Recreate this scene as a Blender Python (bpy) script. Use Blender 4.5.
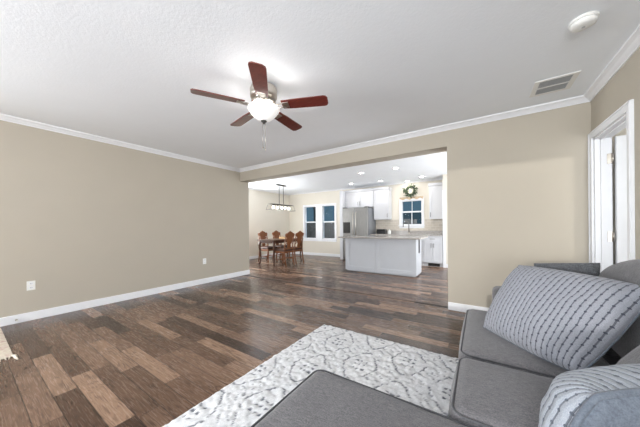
import bpy, bmesh, math, random
from mathutils import Vector, Matrix, noise as mnoise
random.seed(7)
PI = math.pi
for _o in list(bpy.data.objects): bpy.data.objects.remove(_o)
SC = bpy.context.scene
COL = SC.collection

# ------------------------------------------------------------------ camera
cam_d = bpy.data.cameras.new('camera'); cam = bpy.data.objects.new('camera', cam_d); COL.objects.link(cam)
F_PX, CY, YAW, ROLL = 241.85, 226.37, 0.5862, -0.0088
cam_d.sensor_fit = 'HORIZONTAL'; cam_d.sensor_width = 36.0
cam_d.lens = 36.0*F_PX/640.0
cam_d.shift_y = (CY-213.5)/640.0
cam_d.clip_start = 0.02
_fw = Vector((-math.sin(YAW), math.cos(YAW), 0)); _rt = Vector((math.cos(YAW), math.sin(YAW), 0)); _up = Vector((0,0,1))
_m = Matrix((_rt, _up, -_fw)).transposed()
cam.matrix_world = Matrix.Translation((0,0,1.16)) @ (_m @ Matrix.Rotation(ROLL, 3, 'Z')).to_4x4()
SC.camera = cam

# ------------------------------------------------------------------ world, added fill lights, exposure
W = bpy.data.worlds.new('dusk_sky'); SC.world = W; W.use_nodes = True
_bg = W.node_tree.nodes['Background']; _bg.inputs[0].default_value = (0.085, 0.145, 0.185, 1); _bg.inputs[1].default_value = 1.0
SC.view_settings.view_transform = 'Standard'; SC.view_settings.look = 'None'
SC.view_settings.gamma = 1.0; SC.view_settings.use_curve_mapping = False
SC.view_settings.exposure = 0.20

def area(name, loc, aim, sx, sy, power, color=(1,1,1)):
    l = bpy.data.lights.new(name, 'AREA'); l.shape = 'RECTANGLE'; l.size = sx; l.size_y = sy; l.energy = power; l.color = color
    o = bpy.data.objects.new(name, l); COL.objects.link(o); o.location = loc
    o.rotation_euler = Vector(aim).to_track_quat('-Z', 'Z').to_euler()
    return o
# unseen fill lights added to brighten living room, dining area, kitchen, hall and fence
FILL_COL = (.93,.965,1.0)
area('offscreen_fill', (-3.45,-4.35,1.5), (0,1,.6), 1.6, 1.4, 30, FILL_COL)
area('offscreen_fill', (-.9,-4.35,1.5), (0,1,1.8), .9, 1.4, 135, FILL_COL)
area('offscreen_fill', (.45,-4.35,1.5), (.1,1,1.8), .8, 1.4, 190, FILL_COL)
area('offscreen_fill', (1.14,-2.2,1.5), (-1,.45,1.0), 1.8, 1.4, 130, FILL_COL)
area('offscreen_fill', (-4.93,-2.2,1.5), (1,.45,-.15), 1.8, 1.4, 165, FILL_COL)  # both side-wall lamps added to even out the wall brightness
area('kitchen_fill', (1.15,5.6,1.2), (-1,0,.25), 2.2, 2.1, 98, FILL_COL)  # added out of view to brighten the kitchen from the right
area('dining_fill', (-7.0,5.0,1.45), (1,.15,.3), 1.5, 1.5, 118, FILL_COL)  # added out of view to brighten the dining side
area('hall_fill', (1.9,1.75,1.6), (0,1,0.1), 1.2, 1.6, 24, FILL_COL)  # unseen lamp added inside the hall to brighten the door
area('fence_fill', (-4.2,8.35,2.7), (-.1,1,-.35), 4.5, .3, 280, (.92,.97,1))  # unseen lamp added to brighten the fence outside
_sl = bpy.data.lights.new('wall_patch_spot', 'SPOT'); _sl.energy = 3000; _sl.shadow_soft_size = .04; _sl.spot_size = math.radians(10); _sl.spot_blend = .1; _sl.color = (1,.97,.92)  # unseen spot added to throw a lit patch on the back wall
_so = bpy.data.objects.new('wall_patch_spot', _sl); COL.objects.link(_so); _so.location = (-2.09,-14.2,2.56)
_so.rotation_euler = (Vector((-.9,-4.2,1.5))-Vector((-2.09,-14.2,2.56))).to_track_quat('-Z','Z').to_euler()

# ------------------------------------------------------------------ node materials
def hexa(r,g,b):   # sRGB 0..255 -> linear
    f = lambda c: (c/255)/12.92 if c/255 <= .04045 else ((c/255+.055)/1.055)**2.4
    return (f(r), f(g), f(b), 1)
class N:
    def __init__(s, name):
        s.m = bpy.data.materials.new(name); s.m.use_nodes = True; s.t = s.m.node_tree
        s.b = s.t.nodes['Principled BSDF']; s.out = s.t.nodes['Material Output']
    def n(s, typ, **kw):
        x = s.t.nodes.new(typ)
        for k, v in kw.items(): setattr(x, k, v)
        return x
    def l(s, a, b): s.t.links.new(a, b)
    def math(s, op, a, b=None, c=None):
        x = s.n('ShaderNodeMath', operation=op)
        for i, v in enumerate((a,b,c)):
            if v is None: continue
            if isinstance(v, (int,float)): x.inputs[i].default_value = v
            else: s.l(v, x.inputs[i])
        return x.outputs[0]
    def coord(s, kind='Object'): return s.n('ShaderNodeTexCoord').outputs[kind]
    def noise(s, vec, scale, detail=3, rough=.5, dist=0):
        x = s.n('ShaderNodeTexNoise'); x.inputs['Scale'].default_value = scale; x.inputs['Detail'].default_value = detail
        x.inputs['Roughness'].default_value = rough; x.inputs['Distortion'].default_value = dist
        if vec is not None: s.l(vec, x.inputs['Vector'])
        return x.outputs['Fac']
    def mapping(s, vec, scale=(1,1,1), loc=(0,0,0)):
        x = s.n('ShaderNodeMapping'); x.inputs['Scale'].default_value = scale; x.inputs['Location'].default_value = loc
        s.l(vec, x.inputs['Vector']); return x.outputs[0]
    def ramp(s, fac, stops):
        x = s.n('ShaderNodeValToRGB'); e = x.color_ramp.elements
        while len(e) < len(stops): e.new(.5)
        for q, (p, c) in zip(e, stops): q.position = p; q.color = c
        s.l(fac, x.inputs[0]); return x.outputs[0]
    def mix(s, fac, a, b, mode='MIX'):
        x = s.n('ShaderNodeMix', data_type='RGBA', blend_type=mode)
        for i, v in ((0,fac),(6,a),(7,b)):
            if isinstance(v, (int,float)): x.inputs[i].default_value = v
            elif isinstance(v, tuple): x.inputs[i].default_value = v
            else: s.l(v, x.inputs[i])
        return x.outputs[2]
    def bump(s, h, strength, dist=.01):
        x = s.n('ShaderNodeBump'); x.inputs['Strength'].default_value = strength; x.inputs['Distance'].default_value = dist
        s.l(h, x.inputs['Height']); s.l(x.outputs[0], s.b.inputs['Normal'])
def plain(name, col, rough=.5, metal=0, nscale=30, var=.06, bump=0, bscale=None, spec=None, coat=0):
    s = N(name); c = s.coord()
    f = s.noise(c, nscale)
    a = tuple(min(1,v*(1-var)) for v in col[:3])+(1,); b = tuple(min(1,v*(1+var)) for v in col[:3])+(1,)
    s.l(s.ramp(f, [(.3,a),(.7,b)]), s.b.inputs['Base Color'])
    s.b.inputs['Roughness'].default_value = rough; s.b.inputs['Metallic'].default_value = metal
    if spec is not None: s.b.inputs['Specular IOR Level'].default_value = spec
    if coat: s.b.inputs['Coat Weight'].default_value = coat
    if bump: s.bump(s.noise(c, bscale or nscale*3, 4), bump)
    return s.m
def emit(name, col, strength):
    s = N(name); s.b.inputs['Base Color'].default_value = (.9,.9,.88,1)
    s.b.inputs['Emission Color'].default_value = col; s.b.inputs['Emission Strength'].default_value = strength
    return s.m

M = {}
M['wall'] = plain('beige_paint', hexa(182,174,160), .85, nscale=3, var=.012, bump=.06, bscale=220)
M['wall_light'] = plain('cream_paint', hexa(222,216,204), .85, nscale=3, var=.012, bump=.06, bscale=220)
M['ceiling'] = plain('textured_ceiling_paint', hexa(245,249,254), .9, nscale=4, var=.01, bump=.15, bscale=60)
M['trim'] = plain('white_trim_paint', hexa(236,237,240), .4, nscale=8, var=.01)
M['plastic'] = plain('white_plastic', hexa(235,235,232), .35, nscale=20, var=.01)
M['vent'] = plain('grey_vent_steel', hexa(182,182,182), .6, nscale=40, var=.05)
M['dark'] = plain('black_plastic', hexa(16,16,18), .35, nscale=60, var=.2)
M['cab'] = plain('white_cabinet_paint', hexa(208,209,213), .35, nscale=6, var=.01)
M['island'] = plain('pale_grey_cabinet_paint', hexa(192,195,201), .4, nscale=6, var=.012)
M['steel'] = plain('brushed_nickel', hexa(190,184,176), .28, 1.0, nscale=90, var=.06)
M['pull'] = plain('dark_nickel', hexa(96,94,92), .35, .9, nscale=90, var=.06)
M['iron'] = plain('dark_bronze_metal', hexa(62,56,52), .45, .8, nscale=50, var=.15)
M['wicker'] = plain('tan_wood', hexa(196,160,112), .5, nscale=40, var=.12)
M['leaf'] = plain('wreath_leaf', hexa(70,86,56), .6, nscale=25, var=.55)
M['rose'] = plain('cream_petals', hexa(238,232,214), .7, nscale=30, var=.06)
M['burlap'] = plain('burlap_ribbon', hexa(196,176,150), .9, nscale=120, var=.15)
M['fence'] = plain('weathered_grey_wood', hexa(126,123,119), .85, nscale=5, var=.25)
M['bark'] = plain('grey_bark', hexa(70,74,74), .9, nscale=12, var=.3)
M['grass'] = plain('dusk_lawn', hexa(84,92,70), .95, nscale=6, var=.25)
M['fringe'] = plain('cream_cotton', hexa(214,204,188), .95, nscale=90, var=.08)
M['welt'] = plain('charcoal_welt_cord', hexa(74,74,77), .9, nscale=150, var=.2)

def steel_panel():
    s = N('brushed_stainless_steel'); c = s.coord()
    f = s.noise(s.mapping(c, (60,60,1.2)), 3, 3)
    s.l(s.ramp(f, [(.3,hexa(128,128,128)),(.7,hexa(158,158,157))]), s.b.inputs['Base Color'])
    s.b.inputs['Metallic'].default_value = .75; s.b.inputs['Roughness'].default_value = .36
    return s.m
M['fridge'] = steel_panel()
M['fridge_side'] = plain('grey_painted_steel', hexa(138,141,146), .5, .2, nscale=30, var=.04)

def wood(name, dark, light, rough=.35, scale=(2,18,18), coat=0):
    s = N(name); c = s.coord()
    f = s.noise(s.mapping(c, scale), 3, 5, .6, .8)
    s.l(s.ramp(f, [(.25,dark),(.75,light)]), s.b.inputs['Base Color'])
    s.b.inputs['Roughness'].default_value = rough; s.b.inputs['Coat Weight'].default_value = coat
    s.bump(f, .08, .003)
    return s.m
M['cherry'] = wood('cherry_fan_blade_wood', hexa(84,28,24), hexa(128,52,43), .3, (3,26,26), .6)
M['table_wood'] = wood('dark_walnut_wood', hexa(52,30,19), hexa(88,54,34), .3)
M['chair_wood'] = wood('carved_oak_wood', hexa(60,32,16), hexa(156,94,50), .4, (26,26,14))
M['seat_hide'] = plain('brown_leather', hexa(66,40,28), .5, nscale=40, var=.2)

def granite():
    s = N('speckled_grey_granite'); c = s.coord()
    f = s.noise(c, 55, 6, .75); g = s.noise(c, 9, 3)
    a = s.ramp(f, [(.36,hexa(92,88,85)),(.5,hexa(168,164,160)),(.66,hexa(220,217,212))])
    s.l(s.mix(s.math('MULTIPLY', g, .35), a, hexa(150,140,132)), s.b.inputs['Base Color'])
    s.b.inputs['Roughness'].default_value = .15
    return s.m
M['granite'] = granite()
def tile():
    s = N('beige_subway_tile'); c = s.coord()
    sep = s.n('ShaderNodeSeparateXYZ'); s.l(c, sep.inputs[0])
    cmb = s.n('ShaderNodeCombineXYZ'); s.l(sep.outputs[0], cmb.inputs[0]); s.l(sep.outputs[2], cmb.inputs[1])
    b = s.n('ShaderNodeTexBrick'); s.l(cmb.outputs[0], b.inputs['Vector'])
    b.inputs['Color1'].default_value = hexa(206,196,182); b.inputs['Color2'].default_value = hexa(190,180,167); b.inputs['Mortar'].default_value = hexa(222,218,210)
    b.inputs['Scale'].default_value = 1; b.inputs['Brick Width'].default_value = .15; b.inputs['Row Height'].default_value = .075; b.inputs['Mortar Size'].default_value = .003
    s.l(b.outputs['Color'], s.b.inputs['Base Color']); s.b.inputs['Roughness'].default_value = .25
    return s.m
M['tile'] = tile()

def planks():
    s = N('wood_plank_floor'); c = s.coord()
    sep = s.n('ShaderNodeSeparateXYZ'); s.l(c, sep.inputs[0])
    Wd, L = .122, .88
    ry = s.math('DIVIDE', sep.outputs[1], Wd); row = s.math('FLOOR', ry)
    wn = s.n('ShaderNodeTexWhiteNoise', noise_dimensions='1D'); s.l(row, wn.inputs['W'])
    rx = s.math('ADD', s.math('DIVIDE', sep.outputs[0], L), s.math('MULTIPLY', wn.outputs[0], 7.3)); colm = s.math('FLOOR', rx)
    idv = s.n('ShaderNodeCombineXYZ'); s.l(colm, idv.inputs[0]); s.l(row, idv.inputs[1])
    w2 = s.n('ShaderNodeTexWhiteNoise', noise_dimensions='3D'); s.l(idv.outputs[0], w2.inputs['Vector'])
    base = s.ramp(w2.outputs['Value'], [(0,hexa(56,40,32)),(.2,hexa(76,56,44)),(.45,hexa(95,73,59)),(.7,hexa(116,91,75)),(1,hexa(146,118,98))])
    off = s.n('ShaderNodeVectorMath', operation='SCALE'); s.l(w2.outputs['Color'], off.inputs[0]); off.inputs['Scale'].default_value = 40
    add = s.n('ShaderNodeVectorMath', operation='ADD'); s.l(c, add.inputs[0]); s.l(off.outputs[0], add.inputs[1])
    g1 = s.noise(s.mapping(add.outputs[0], (4.2,75,1)), 1.8, 6, .62, .8)
    g0 = s.noise(s.mapping(add.outputs[0], (2.5,9,1)), 1.3, 3, .5, .6)
    ctr = s.noise(s.mapping(add.outputs[0], (1.6,10,1)), 1.0, 2, .45, .3)
    rings = s.math('SINE', s.math('MULTIPLY', ctr, 95))
    gr = s.math('ADD', s.math('ADD', s.math('MULTIPLY', g1, .6), s.math('MULTIPLY', g0, .4)), s.math('MULTIPLY', rings, .075))
    k = s.ramp(gr, [(.30,(.42,.40,.38,1)),(.47,(.98,.98,.98,1)),(.75,(1.22,1.21,1.20,1))])
    colr = s.mix(1, base, k, 'MULTIPLY')
    fy = s.math('FRACT', ry); fx = s.math('FRACT', rx)
    ey = s.math('LESS_THAN', s.math('MINIMUM', fy, s.math('SUBTRACT', 1, fy)), .022)
    ex = s.math('LESS_THAN', s.math('MINIMUM', fx, s.math('SUBTRACT', 1, fx)), .003)
    gap = s.math('MAXIMUM', ey, ex)
    s.l(s.mix(s.math('MULTIPLY', gap, .75), colr, hexa(38,28,23)), s.b.inputs['Base Color'])
    s.l(s.math('ADD', .14, s.math('MULTIPLY', g1, .24)), s.b.inputs['Roughness'])
    s.b.inputs['Specular IOR Level'].default_value = .42
    s.bump(s.math('SUBTRACT', gr, gap), .06, .002)
    return s.m
M['floor'] = planks()

def fabric(name, a, b, bump=.45, scale=260):
    s = N(name); c = s.coord()
    f = s.noise(c, scale, 2, .6); g = s.noise(c, 7, 3); st = s.noise(s.mapping(c, (14,90,14)), 3, 3)
    m = s.math('ADD', s.math('MULTIPLY', f, .55), s.math('MULTIPLY', st, .45))
    mot = s.noise(c, 55, 4, .65)
    s.l(s.mix(s.math('MULTIPLY', s.math('ADD', g, mot), .38), s.ramp(m, [(.38,a),(.62,b)]), a), s.b.inputs['Base Color'])
    s.b.inputs['Roughness'].default_value = .95; s.b.inputs['Specular IOR Level'].default_value = .15
    s.b.inputs['Sheen Weight'].default_value = .25
    s.bump(m, bump, .003)
    return s.m
M['sofa'] = fabric('grey_heather_upholstery', hexa(78,77,80), hexa(134,131,132))
M['sofa_dark'] = fabric('slate_grey_backing', hexa(82,88,98), hexa(112,119,129))
M['charcoal'] = fabric('charcoal_weave', hexa(62,64,68), hexa(118,120,124), scale=160)

def knit(name, nl, nd, base, base2, line):
    # pale knit with thin dark lines along v and a row of knots on every line
    s = N(name); uv = s.coord('UV'); c = s.coord()
    sep = s.n('ShaderNodeSeparateXYZ'); s.l(uv, sep.inputs[0])
    wob = s.math('MULTIPLY', s.math('SUBTRACT', s.noise(c, 9, 2), .5), .022)
    u = s.math('MULTIPLY', s.math('ADD', sep.outputs[0], wob), nl); v = s.math('MULTIPLY', sep.outputs[1], nd)
    fu = s.math('ABSOLUTE', s.math('SUBTRACT', s.math('FRACT', u), .5))
    odd = s.math('MULTIPLY', s.math('FLOOR', u), .5)
    fv = s.math('ABSOLUTE', s.math('SUBTRACT', s.math('FRACT', s.math('ADD', v, odd)), .5))
    ln = s.math('LESS_THAN', fu, .085)
    d2 = s.math('ADD', s.math('POWER', s.math('MULTIPLY', fu, 1.0), 2), s.math('POWER', s.math('MULTIPLY', fv, 1.5), 2))
    dot = s.math('LESS_THAN', d2, .034)
    mk = s.math('MAXIMUM', s.math('MULTIPLY', ln, .72), s.math('MULTIPLY', dot, .95))
    f = s.noise(c, 330, 2)
    s.l(s.mix(mk, s.ramp(f, [(.3,base),(.7,base2)]), line), s.b.inputs['Base Color'])
    s.b.inputs['Roughness'].default_value = .95; s.b.inputs['Specular IOR Level'].default_value = .1; s.b.inputs['Sheen Weight'].default_value = .2
    rib = s.math('POWER', s.math('MULTIPLY', fu, 2), .5)
    s.bump(s.math('ADD', s.math('MULTIPLY', rib, 1.0), s.math('MULTIPLY', f, .25)), .7, .006)
    return s.m
M['knit'] = knit('striped_knit', 24, 14, hexa(126,128,136), hexa(152,154,161), hexa(60,63,74))
M['knit2'] = knit('striped_knit_large', 26, 12, hexa(140,145,155), hexa(168,173,180), hexa(76,82,93))

def glass(name, tint=(1,1,1,1), k=.1):
    s = N(name); s.t.nodes.remove(s.b)
    tr = s.n('ShaderNodeBsdfTransparent'); tr.inputs[0].default_value = tint
    gl = s.n('ShaderNodeBsdfGlossy'); gl.inputs['Roughness'].default_value = .03; gl.inputs[0].default_value = (.3,.3,.3,1)
    nz = s.noise(s.coord(), 4); fr = s.math('ADD', k, s.math('MULTIPLY', nz, .002))
    mx = s.n('ShaderNodeMixShader'); s.l(fr, mx.inputs[0]); s.l(tr.outputs[0], mx.inputs[1]); s.l(gl.outputs[0], mx.inputs[2])
    s.l(mx.outputs[0], s.out.inputs[0]); return s.m
M['pane'] = glass('window_glass', (.9,.95,1,1), 0.0)
M['screen'] = glass('insect_screen', (.72,.70,.69,1), .0)
M['clear'] = glass('clear_lamp_glass', (1,1,1,1), .12)
M['bowl'] = emit('frosted_glass_lit', (1,.985,.96,1), .4)
M['bulb'] = emit('warm_bulb_lit', (1,.92,.8,1), 25.0)
M['led'] = emit('led_diffuser_lit', (1,.97,.93,1), 28.0)

def rugmat():
    s = N('cream_tufted_wool'); c = s.coord()
    at = s.n('ShaderNodeAttribute'); at.attribute_name = 'yarn_shade'
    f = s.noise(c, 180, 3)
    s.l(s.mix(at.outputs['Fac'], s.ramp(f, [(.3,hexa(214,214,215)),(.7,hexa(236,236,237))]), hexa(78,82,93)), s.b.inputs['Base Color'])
    s.b.inputs['Roughness'].default_value = .97; s.b.inputs['Specular IOR Level'].default_value = .05
    s.bump(f, .35, .003); return s.m
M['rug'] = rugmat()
def runner():
    s = N('faded_woven_rug'); c = s.coord()
    f = s.noise(c, 14, 4); g = s.noise(c, 160, 2)
    a = s.ramp(f, [(.35,hexa(190,172,150)),(.5,hexa(206,196,178)),(.65,hexa(172,132,120))])
    s.l(s.mix(.3, a, s.ramp(g, [(.3,hexa(120,112,96)),(.7,hexa(214,206,190))])), s.b.inputs['Base Color'])
    s.b.inputs['Roughness'].default_value = .95; s.bump(g, .4, .003); return s.m
M['runner'] = runner()

# ------------------------------------------------------------------ mesh helpers
class B:
    def __init__(s): s.bm = bmesh.new(); s.uv = s.bm.loops.layers.uv.new('UVMap')
    def box(s, x0,x1,y0,y1,z0,z1, bev=0, seg=2, mat=0, mtx=None):
        r = bmesh.ops.create_cube(s.bm, size=1); vs = r['verts']
        for v in vs: v.co = Vector(((x0+x1)/2+v.co.x*(x1-x0), (y0+y1)/2+v.co.y*(y1-y0), (z0+z1)/2+v.co.z*(z1-z0)))
        if bev:
            es = list({e for v in vs for e in v.link_edges})
            q = bmesh.ops.bevel(s.bm, geom=es, offset=bev, segments=seg, affect='EDGES', profile=.5)
            vs = list({v for f in q['faces'] for v in f.verts} | {v for v in vs if v.is_valid})
        fs = {f for v in vs for f in v.link_faces}
        for f in fs: f.material_index = mat
        if mtx is not None: bmesh.ops.transform(s.bm, matrix=mtx, verts=vs)
        return vs
    def tube(s, pts, rad, seg=10, cap=True, mat=0, closed=False):
        pts = [Vector(p) for p in pts]; n = len(pts)
        rads = rad if isinstance(rad, (list,tuple)) else [rad]*n
        rings = []; prev = None
        for i, p in enumerate(pts):
            if closed: t = pts[(i+1)%n]-pts[i-1]
            else: t = pts[min(i+1,n-1)]-pts[max(i-1,0)]
            t.normalize()
            if prev is None:
                a = Vector((0,0,1)) if abs(t.z) < .9 else Vector((1,0,0))
                u = t.cross(a).normalized()
            else:
                u = (prev - t*prev.dot(t)); u = u.normalized() if u.length > 1e-6 else t.orthogonal().normalized()
            prev = u; w = t.cross(u)
            rings.append([s.bm.verts.new(p+(u*math.cos(2*PI*k/seg)+w*math.sin(2*PI*k/seg))*rads[i]) for k in range(seg)])
        m = n if closed else n-1
        for i in range(m):
            a, b = rings[i], rings[(i+1)%n]
            for k in range(seg):
                f = s.bm.faces.new((a[k], a[(k+1)%seg], b[(k+1)%seg], b[k])); f.material_index = mat; f.smooth = True
        if cap and not closed:
            for rg in (rings[0][::-1], rings[-1]):
                f = s.bm.faces.new(rg); f.material_index = mat
    def lathe(s, prof, c=(0,0,0), seg=28, mat=0, capb=True, capt=True):
        rings = []
        for r, z in prof:
            rings.append([s.bm.verts.new((c[0]+r*math.cos(2*PI*k/seg), c[1]+r*math.sin(2*PI*k/seg), c[2]+z)) for k in range(seg)])
        for a, b in zip(rings, rings[1:]):
            for k in range(seg):
                f = s.bm.faces.new((a[k], a[(k+1)%seg], b[(k+1)%seg], b[k])); f.material_index = mat; f.smooth = True
        if capb: s.bm.faces.new(rings[0][::-1]).material_index = mat
        if capt: s.bm.faces.new(rings[-1]).material_index = mat
    def prism(s, pts, d, mat=0, bev=0):
        # closed 3-D outline pushed along d
        a = [s.bm.verts.new(p) for p in pts]; b = [s.bm.verts.new(Vector(p)+Vector(d)) for p in pts]; n = len(a)
        fs = [s.bm.faces.new(a[::-1]), s.bm.faces.new(b)]
        for i in range(n): fs.append(s.bm.faces.new((a[i], a[(i+1)%n], b[(i+1)%n], b[i])))
        for f in fs: f.material_index = mat
        if bev:
            es = list({e for f in fs for e in f.edges})
            bmesh.ops.bevel(s.bm, geom=es, offset=bev, segments=2, affect='EDGES', profile=.5)
    def ball(s, c, r, mat=0, sub=2, sc=(1,1,1)):
        q = bmesh.ops.create_icosphere(s.bm, subdivisions=sub, radius=1)
        for v in q['verts']: v.co = Vector((c[0]+v.co.x*r*sc[0], c[1]+v.co.y*r*sc[1], c[2]+v.co.z*r*sc[2]))
        for f in {f for v in q['verts'] for f in v.link_faces}: f.smooth = True; f.material_index = mat
    def done(s, name, mats, parent=None, smooth=False, base=None):
        """link as ONE mesh object; origin at the middle of its foot, keeping the parent's frame"""
        bmesh.ops.recalc_face_normals(s.bm, faces=s.bm.faces[:])
        if smooth:
            for f in s.bm.faces: f.smooth = True
        me = bpy.data.meshes.new(name)
        off = Vector((0,0,0))
        if base is not None:
            off = Vector(base); bmesh.ops.translate(s.bm, verts=s.bm.verts[:], vec=-off)
        s.bm.to_mesh(me); s.bm.free()
        for m in (mats if isinstance(mats, (list,tuple)) else [mats]): me.materials.append(M[m] if isinstance(m, str) else m)
        o = bpy.data.objects.new(name, me); COL.objects.link(o); o.location = off
        if parent: o.parent = parent
        return o
def empty(name, loc=(0,0,0), rz=0):
    o = bpy.data.objects.new(name, None); COL.objects.link(o); o.location = loc; o.rotation_euler = (0,0,rz); o.empty_display_size = .1
    return o
def tag(o, label, cat, group=None):
    o['label'] = label; o['category'] = cat
    if group: o['group'] = group
    return o
def thing(name, label, cat, loc=(0,0,0), rz=0, group=None): return tag(empty(name, loc, rz), label, cat, group)
def struct(o): o['kind'] = 'structure'; return o
def sbox(name, mat, *b, bev=0, parent=None):
    q = B(); q.box(*b, bev=bev); o = q.done(name, mat, parent)
    return o if parent else struct(o)
def dup(o, parent=None):
    c = o.copy(); COL.objects.link(c); c.parent = parent
    for ch in list(o.children): dup(ch, c)
    return c
def boxes(name, mat, lst, parent=None, bev=0):
    q = B()
    for b in lst: q.box(*b, bev=bev)
    return q.done(name, mat, parent)

# ================================================================== THE SETTING
XL, YF, YB, XR, XO = -4.771, 3.752, 4.009, .989, -.380
ZC, ZH, ZK = 2.525, 2.249, 2.55
YR = -4.2            # front wall, behind the camera
YK, XD = 8.0, -6.9   # far wall of kitchen and dining area, left wall of the dining area
sbox('floor', 'floor', XD-.12, 2.9, YR-.12, YK+.12, -.1, 0)
sbox('ceiling', 'ceiling', XL-.1, XR+.12, YR-.12, YF+.02, ZC, ZC+.1)
sbox('ceiling_kitchen', 'ceiling', XD-.12, XR+.3, YF+.02, YK+.12, ZK, ZK+.1)
q = B(); q.box(XL-.14, XL, YR-.12, -3.1, 0, ZC); q.box(XL-.14, XL, -1.3, YB, 0, ZC); q.box(XL-.14, XL, -3.1, -1.3, 0, .8); q.box(XL-.14, XL, -3.1, -1.3, 2.2, ZC)  # opening behind the camera added for a fill lamp
struct(q.done('wall_left', 'wall'))
# wall between living room and kitchen: right segment + header over the wide opening
sbox('wall_back', 'wall', XO, XR+.12, YF, YB, 0, ZH)
sbox('wall_back_header', 'wall', XL-.14, XR+.12, YF-.0, YB, ZH, ZK)
# right wall with the door opening
DY0, DY1, DZ = 2.95, 3.68, 2.052
boxes_r = B()
boxes_r.box(XR, XR+.12, YR-.12, -3.1, 0, ZC); boxes_r.box(XR, XR+.12, -1.3, DY0, 0, ZC); boxes_r.box(XR, XR+.12, -3.1, -1.3, 0, .8); boxes_r.box(XR, XR+.12, -3.1, -1.3, 2.2, ZC); boxes_r.box(XR, XR+.12, DY1, YF, 0, ZC); boxes_r.box(XR, XR+.12, DY0, DY1, DZ, ZC)  # extra opening behind the camera added for a fill lamp
struct(boxes_r.done('wall_right', 'wall'))
# front wall, behind the camera, with openings added for the fill lamps
q = B()
q.box(XL, XR, YR-.12, YR, 0, .8); q.box(XL, XR, YR-.12, YR, 2.2, ZC)
for a, b in ((XL,-4.25),(-2.65,-1.35),(-.45,.05),(.85,XR)): q.box(a, b, YR-.12, YR, .8, 2.2)
struct(q.done('wall_front', 'wall'))
# dining and kitchen shell
q = B(); q.box(XD-.12, XD, YB-.2, 4.25, 0, ZK); q.box(XD-.12, XD, 5.75, YK+.12, 0, ZK); q.box(XD-.12, XD, 4.25, 5.75, 0, .7); q.box(XD-.12, XD, 4.25, 5.75, 2.2, ZK)  # hidden opening added for the dining fill lamp
struct(q.done('wall_dining_left', 'wall_light'))
sbox('wall_dining_front', 'wall_light', XD, XL-.14, YB-.2, YB, 0, ZK)
W1 = (-6.075,-5.50,.665,1.975); W2 = (-5.20,-4.63,.665,1.975); W3 = (-2.135,-1.515,1.175,1.96)
q = B()
xs = [XD, W1[0], W1[1], W2[0], W2[1], W3[0], W3[1], XR+.3]
for i in range(0, 8, 2): q.box(xs[i], xs[i+1], YK, YK+.12, 0, ZK)
for w in (W1, W2, W3):
    q.box(w[0], w[1], YK, YK+.12, 0, w[2]); q.box(w[0], w[1], YK, YK+.12, w[3], ZK)
struct(q.done('wall_dining_back', 'wall_light'))
sbox('wall_kitchen_right', 'wall_light', -.86, XR+.3, 7.4, YK, 0, ZK)
sbox('trim_1', 'trim', -.865, -.79, 7.385, 7.40, 0, 2.12, bev=.004)
q = B()   # kitchen side wall with an opening added for a fill lamp
q.box(XR+.02, XR+.14, YB, 4.5, 0, ZK); q.box(XR+.02, XR+.14, 6.7, 7.4, 0, ZK); q.box(XR+.02, XR+.14, 4.5, 6.7, 2.25, ZK)
struct(q.done('wall_kitchen_side', 'wall_light'))
# hall behind the door
q = B(); q.box(XR+.12, 2.8, YF, YF+.12, 0, ZC); q.box(2.68, 2.8, 1.7, YF, 0, ZC); q.box(XR+.12, 2.8, 1.6, 1.7, 0, ZC)
struct(q.done('wall_hall', 'wall_light'))
sbox('ceiling_hall', 'ceiling', XR+.12, 2.8, 1.6, YF+.12, ZC, ZC+.1)

# crown moulding and baseboards
def crown(name, p0, p1, out, zc, d=.061, w=.072):
    # profile swept from p0 to p1; out = unit vector away from the wall
    prof = [(0,0),(w,0),(w,-.012),(w*.86,-.018),(w*.62,-.026),(w*.42,-.04),(w*.24,-d+.012),(.012,-d+.008),(.012,-d),(0,-d)]
    o = Vector(out); q = B()
    q.prism([Vector(p0)+o*a+Vector((0,0,zc+b)) for a, b in prof], Vector(p1)-Vector(p0))
    return struct(q.done(name, 'trim'))
crown('trim_2', (XL,YR,0), (XL,YF,0), (1,0,0), ZC)
crown('trim_3', (XL,YF,0), (XR,YF,0), (0,-1,0), ZC)
crown('trim_4', (XR,YF,0), (XR,YR,0), (-1,0,0), ZC)
crown('trim_5', (XD,YK,0), (-.86,YK,0), (0,-1,0), ZK, .03, .04)
crown('trim_6', (XD,YB,0), (XD,YK,0), (1,0,0), ZK, .03, .04)
def base(name, b): sbox(name, 'trim', *b, bev=.004)
BH = .105
base('baseboard_left', (XL, XL+.016, YR, YB, 0, BH))
base('baseboard_back', (XO, XR, YF-.016, YF, 0, BH))
base('baseboard_dining_left', (XD, XD+.016, YB, YK, 0, BH))
base('baseboard_dining_back', (XD, -4.13, YK-.016, YK, 0, BH))
base('baseboard_kitchen', (-.79, XR, 7.384, 7.4, 0, BH))
base('baseboard_right', (XR-.016, XR, YR, DY0-.07, 0, BH))
sbox('trim_7', plain('dark_floor_seam', hexa(30,22,18), .7), XL, XO, 3.832, 3.864, 0, .004)   # seam strip in the wide opening

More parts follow.
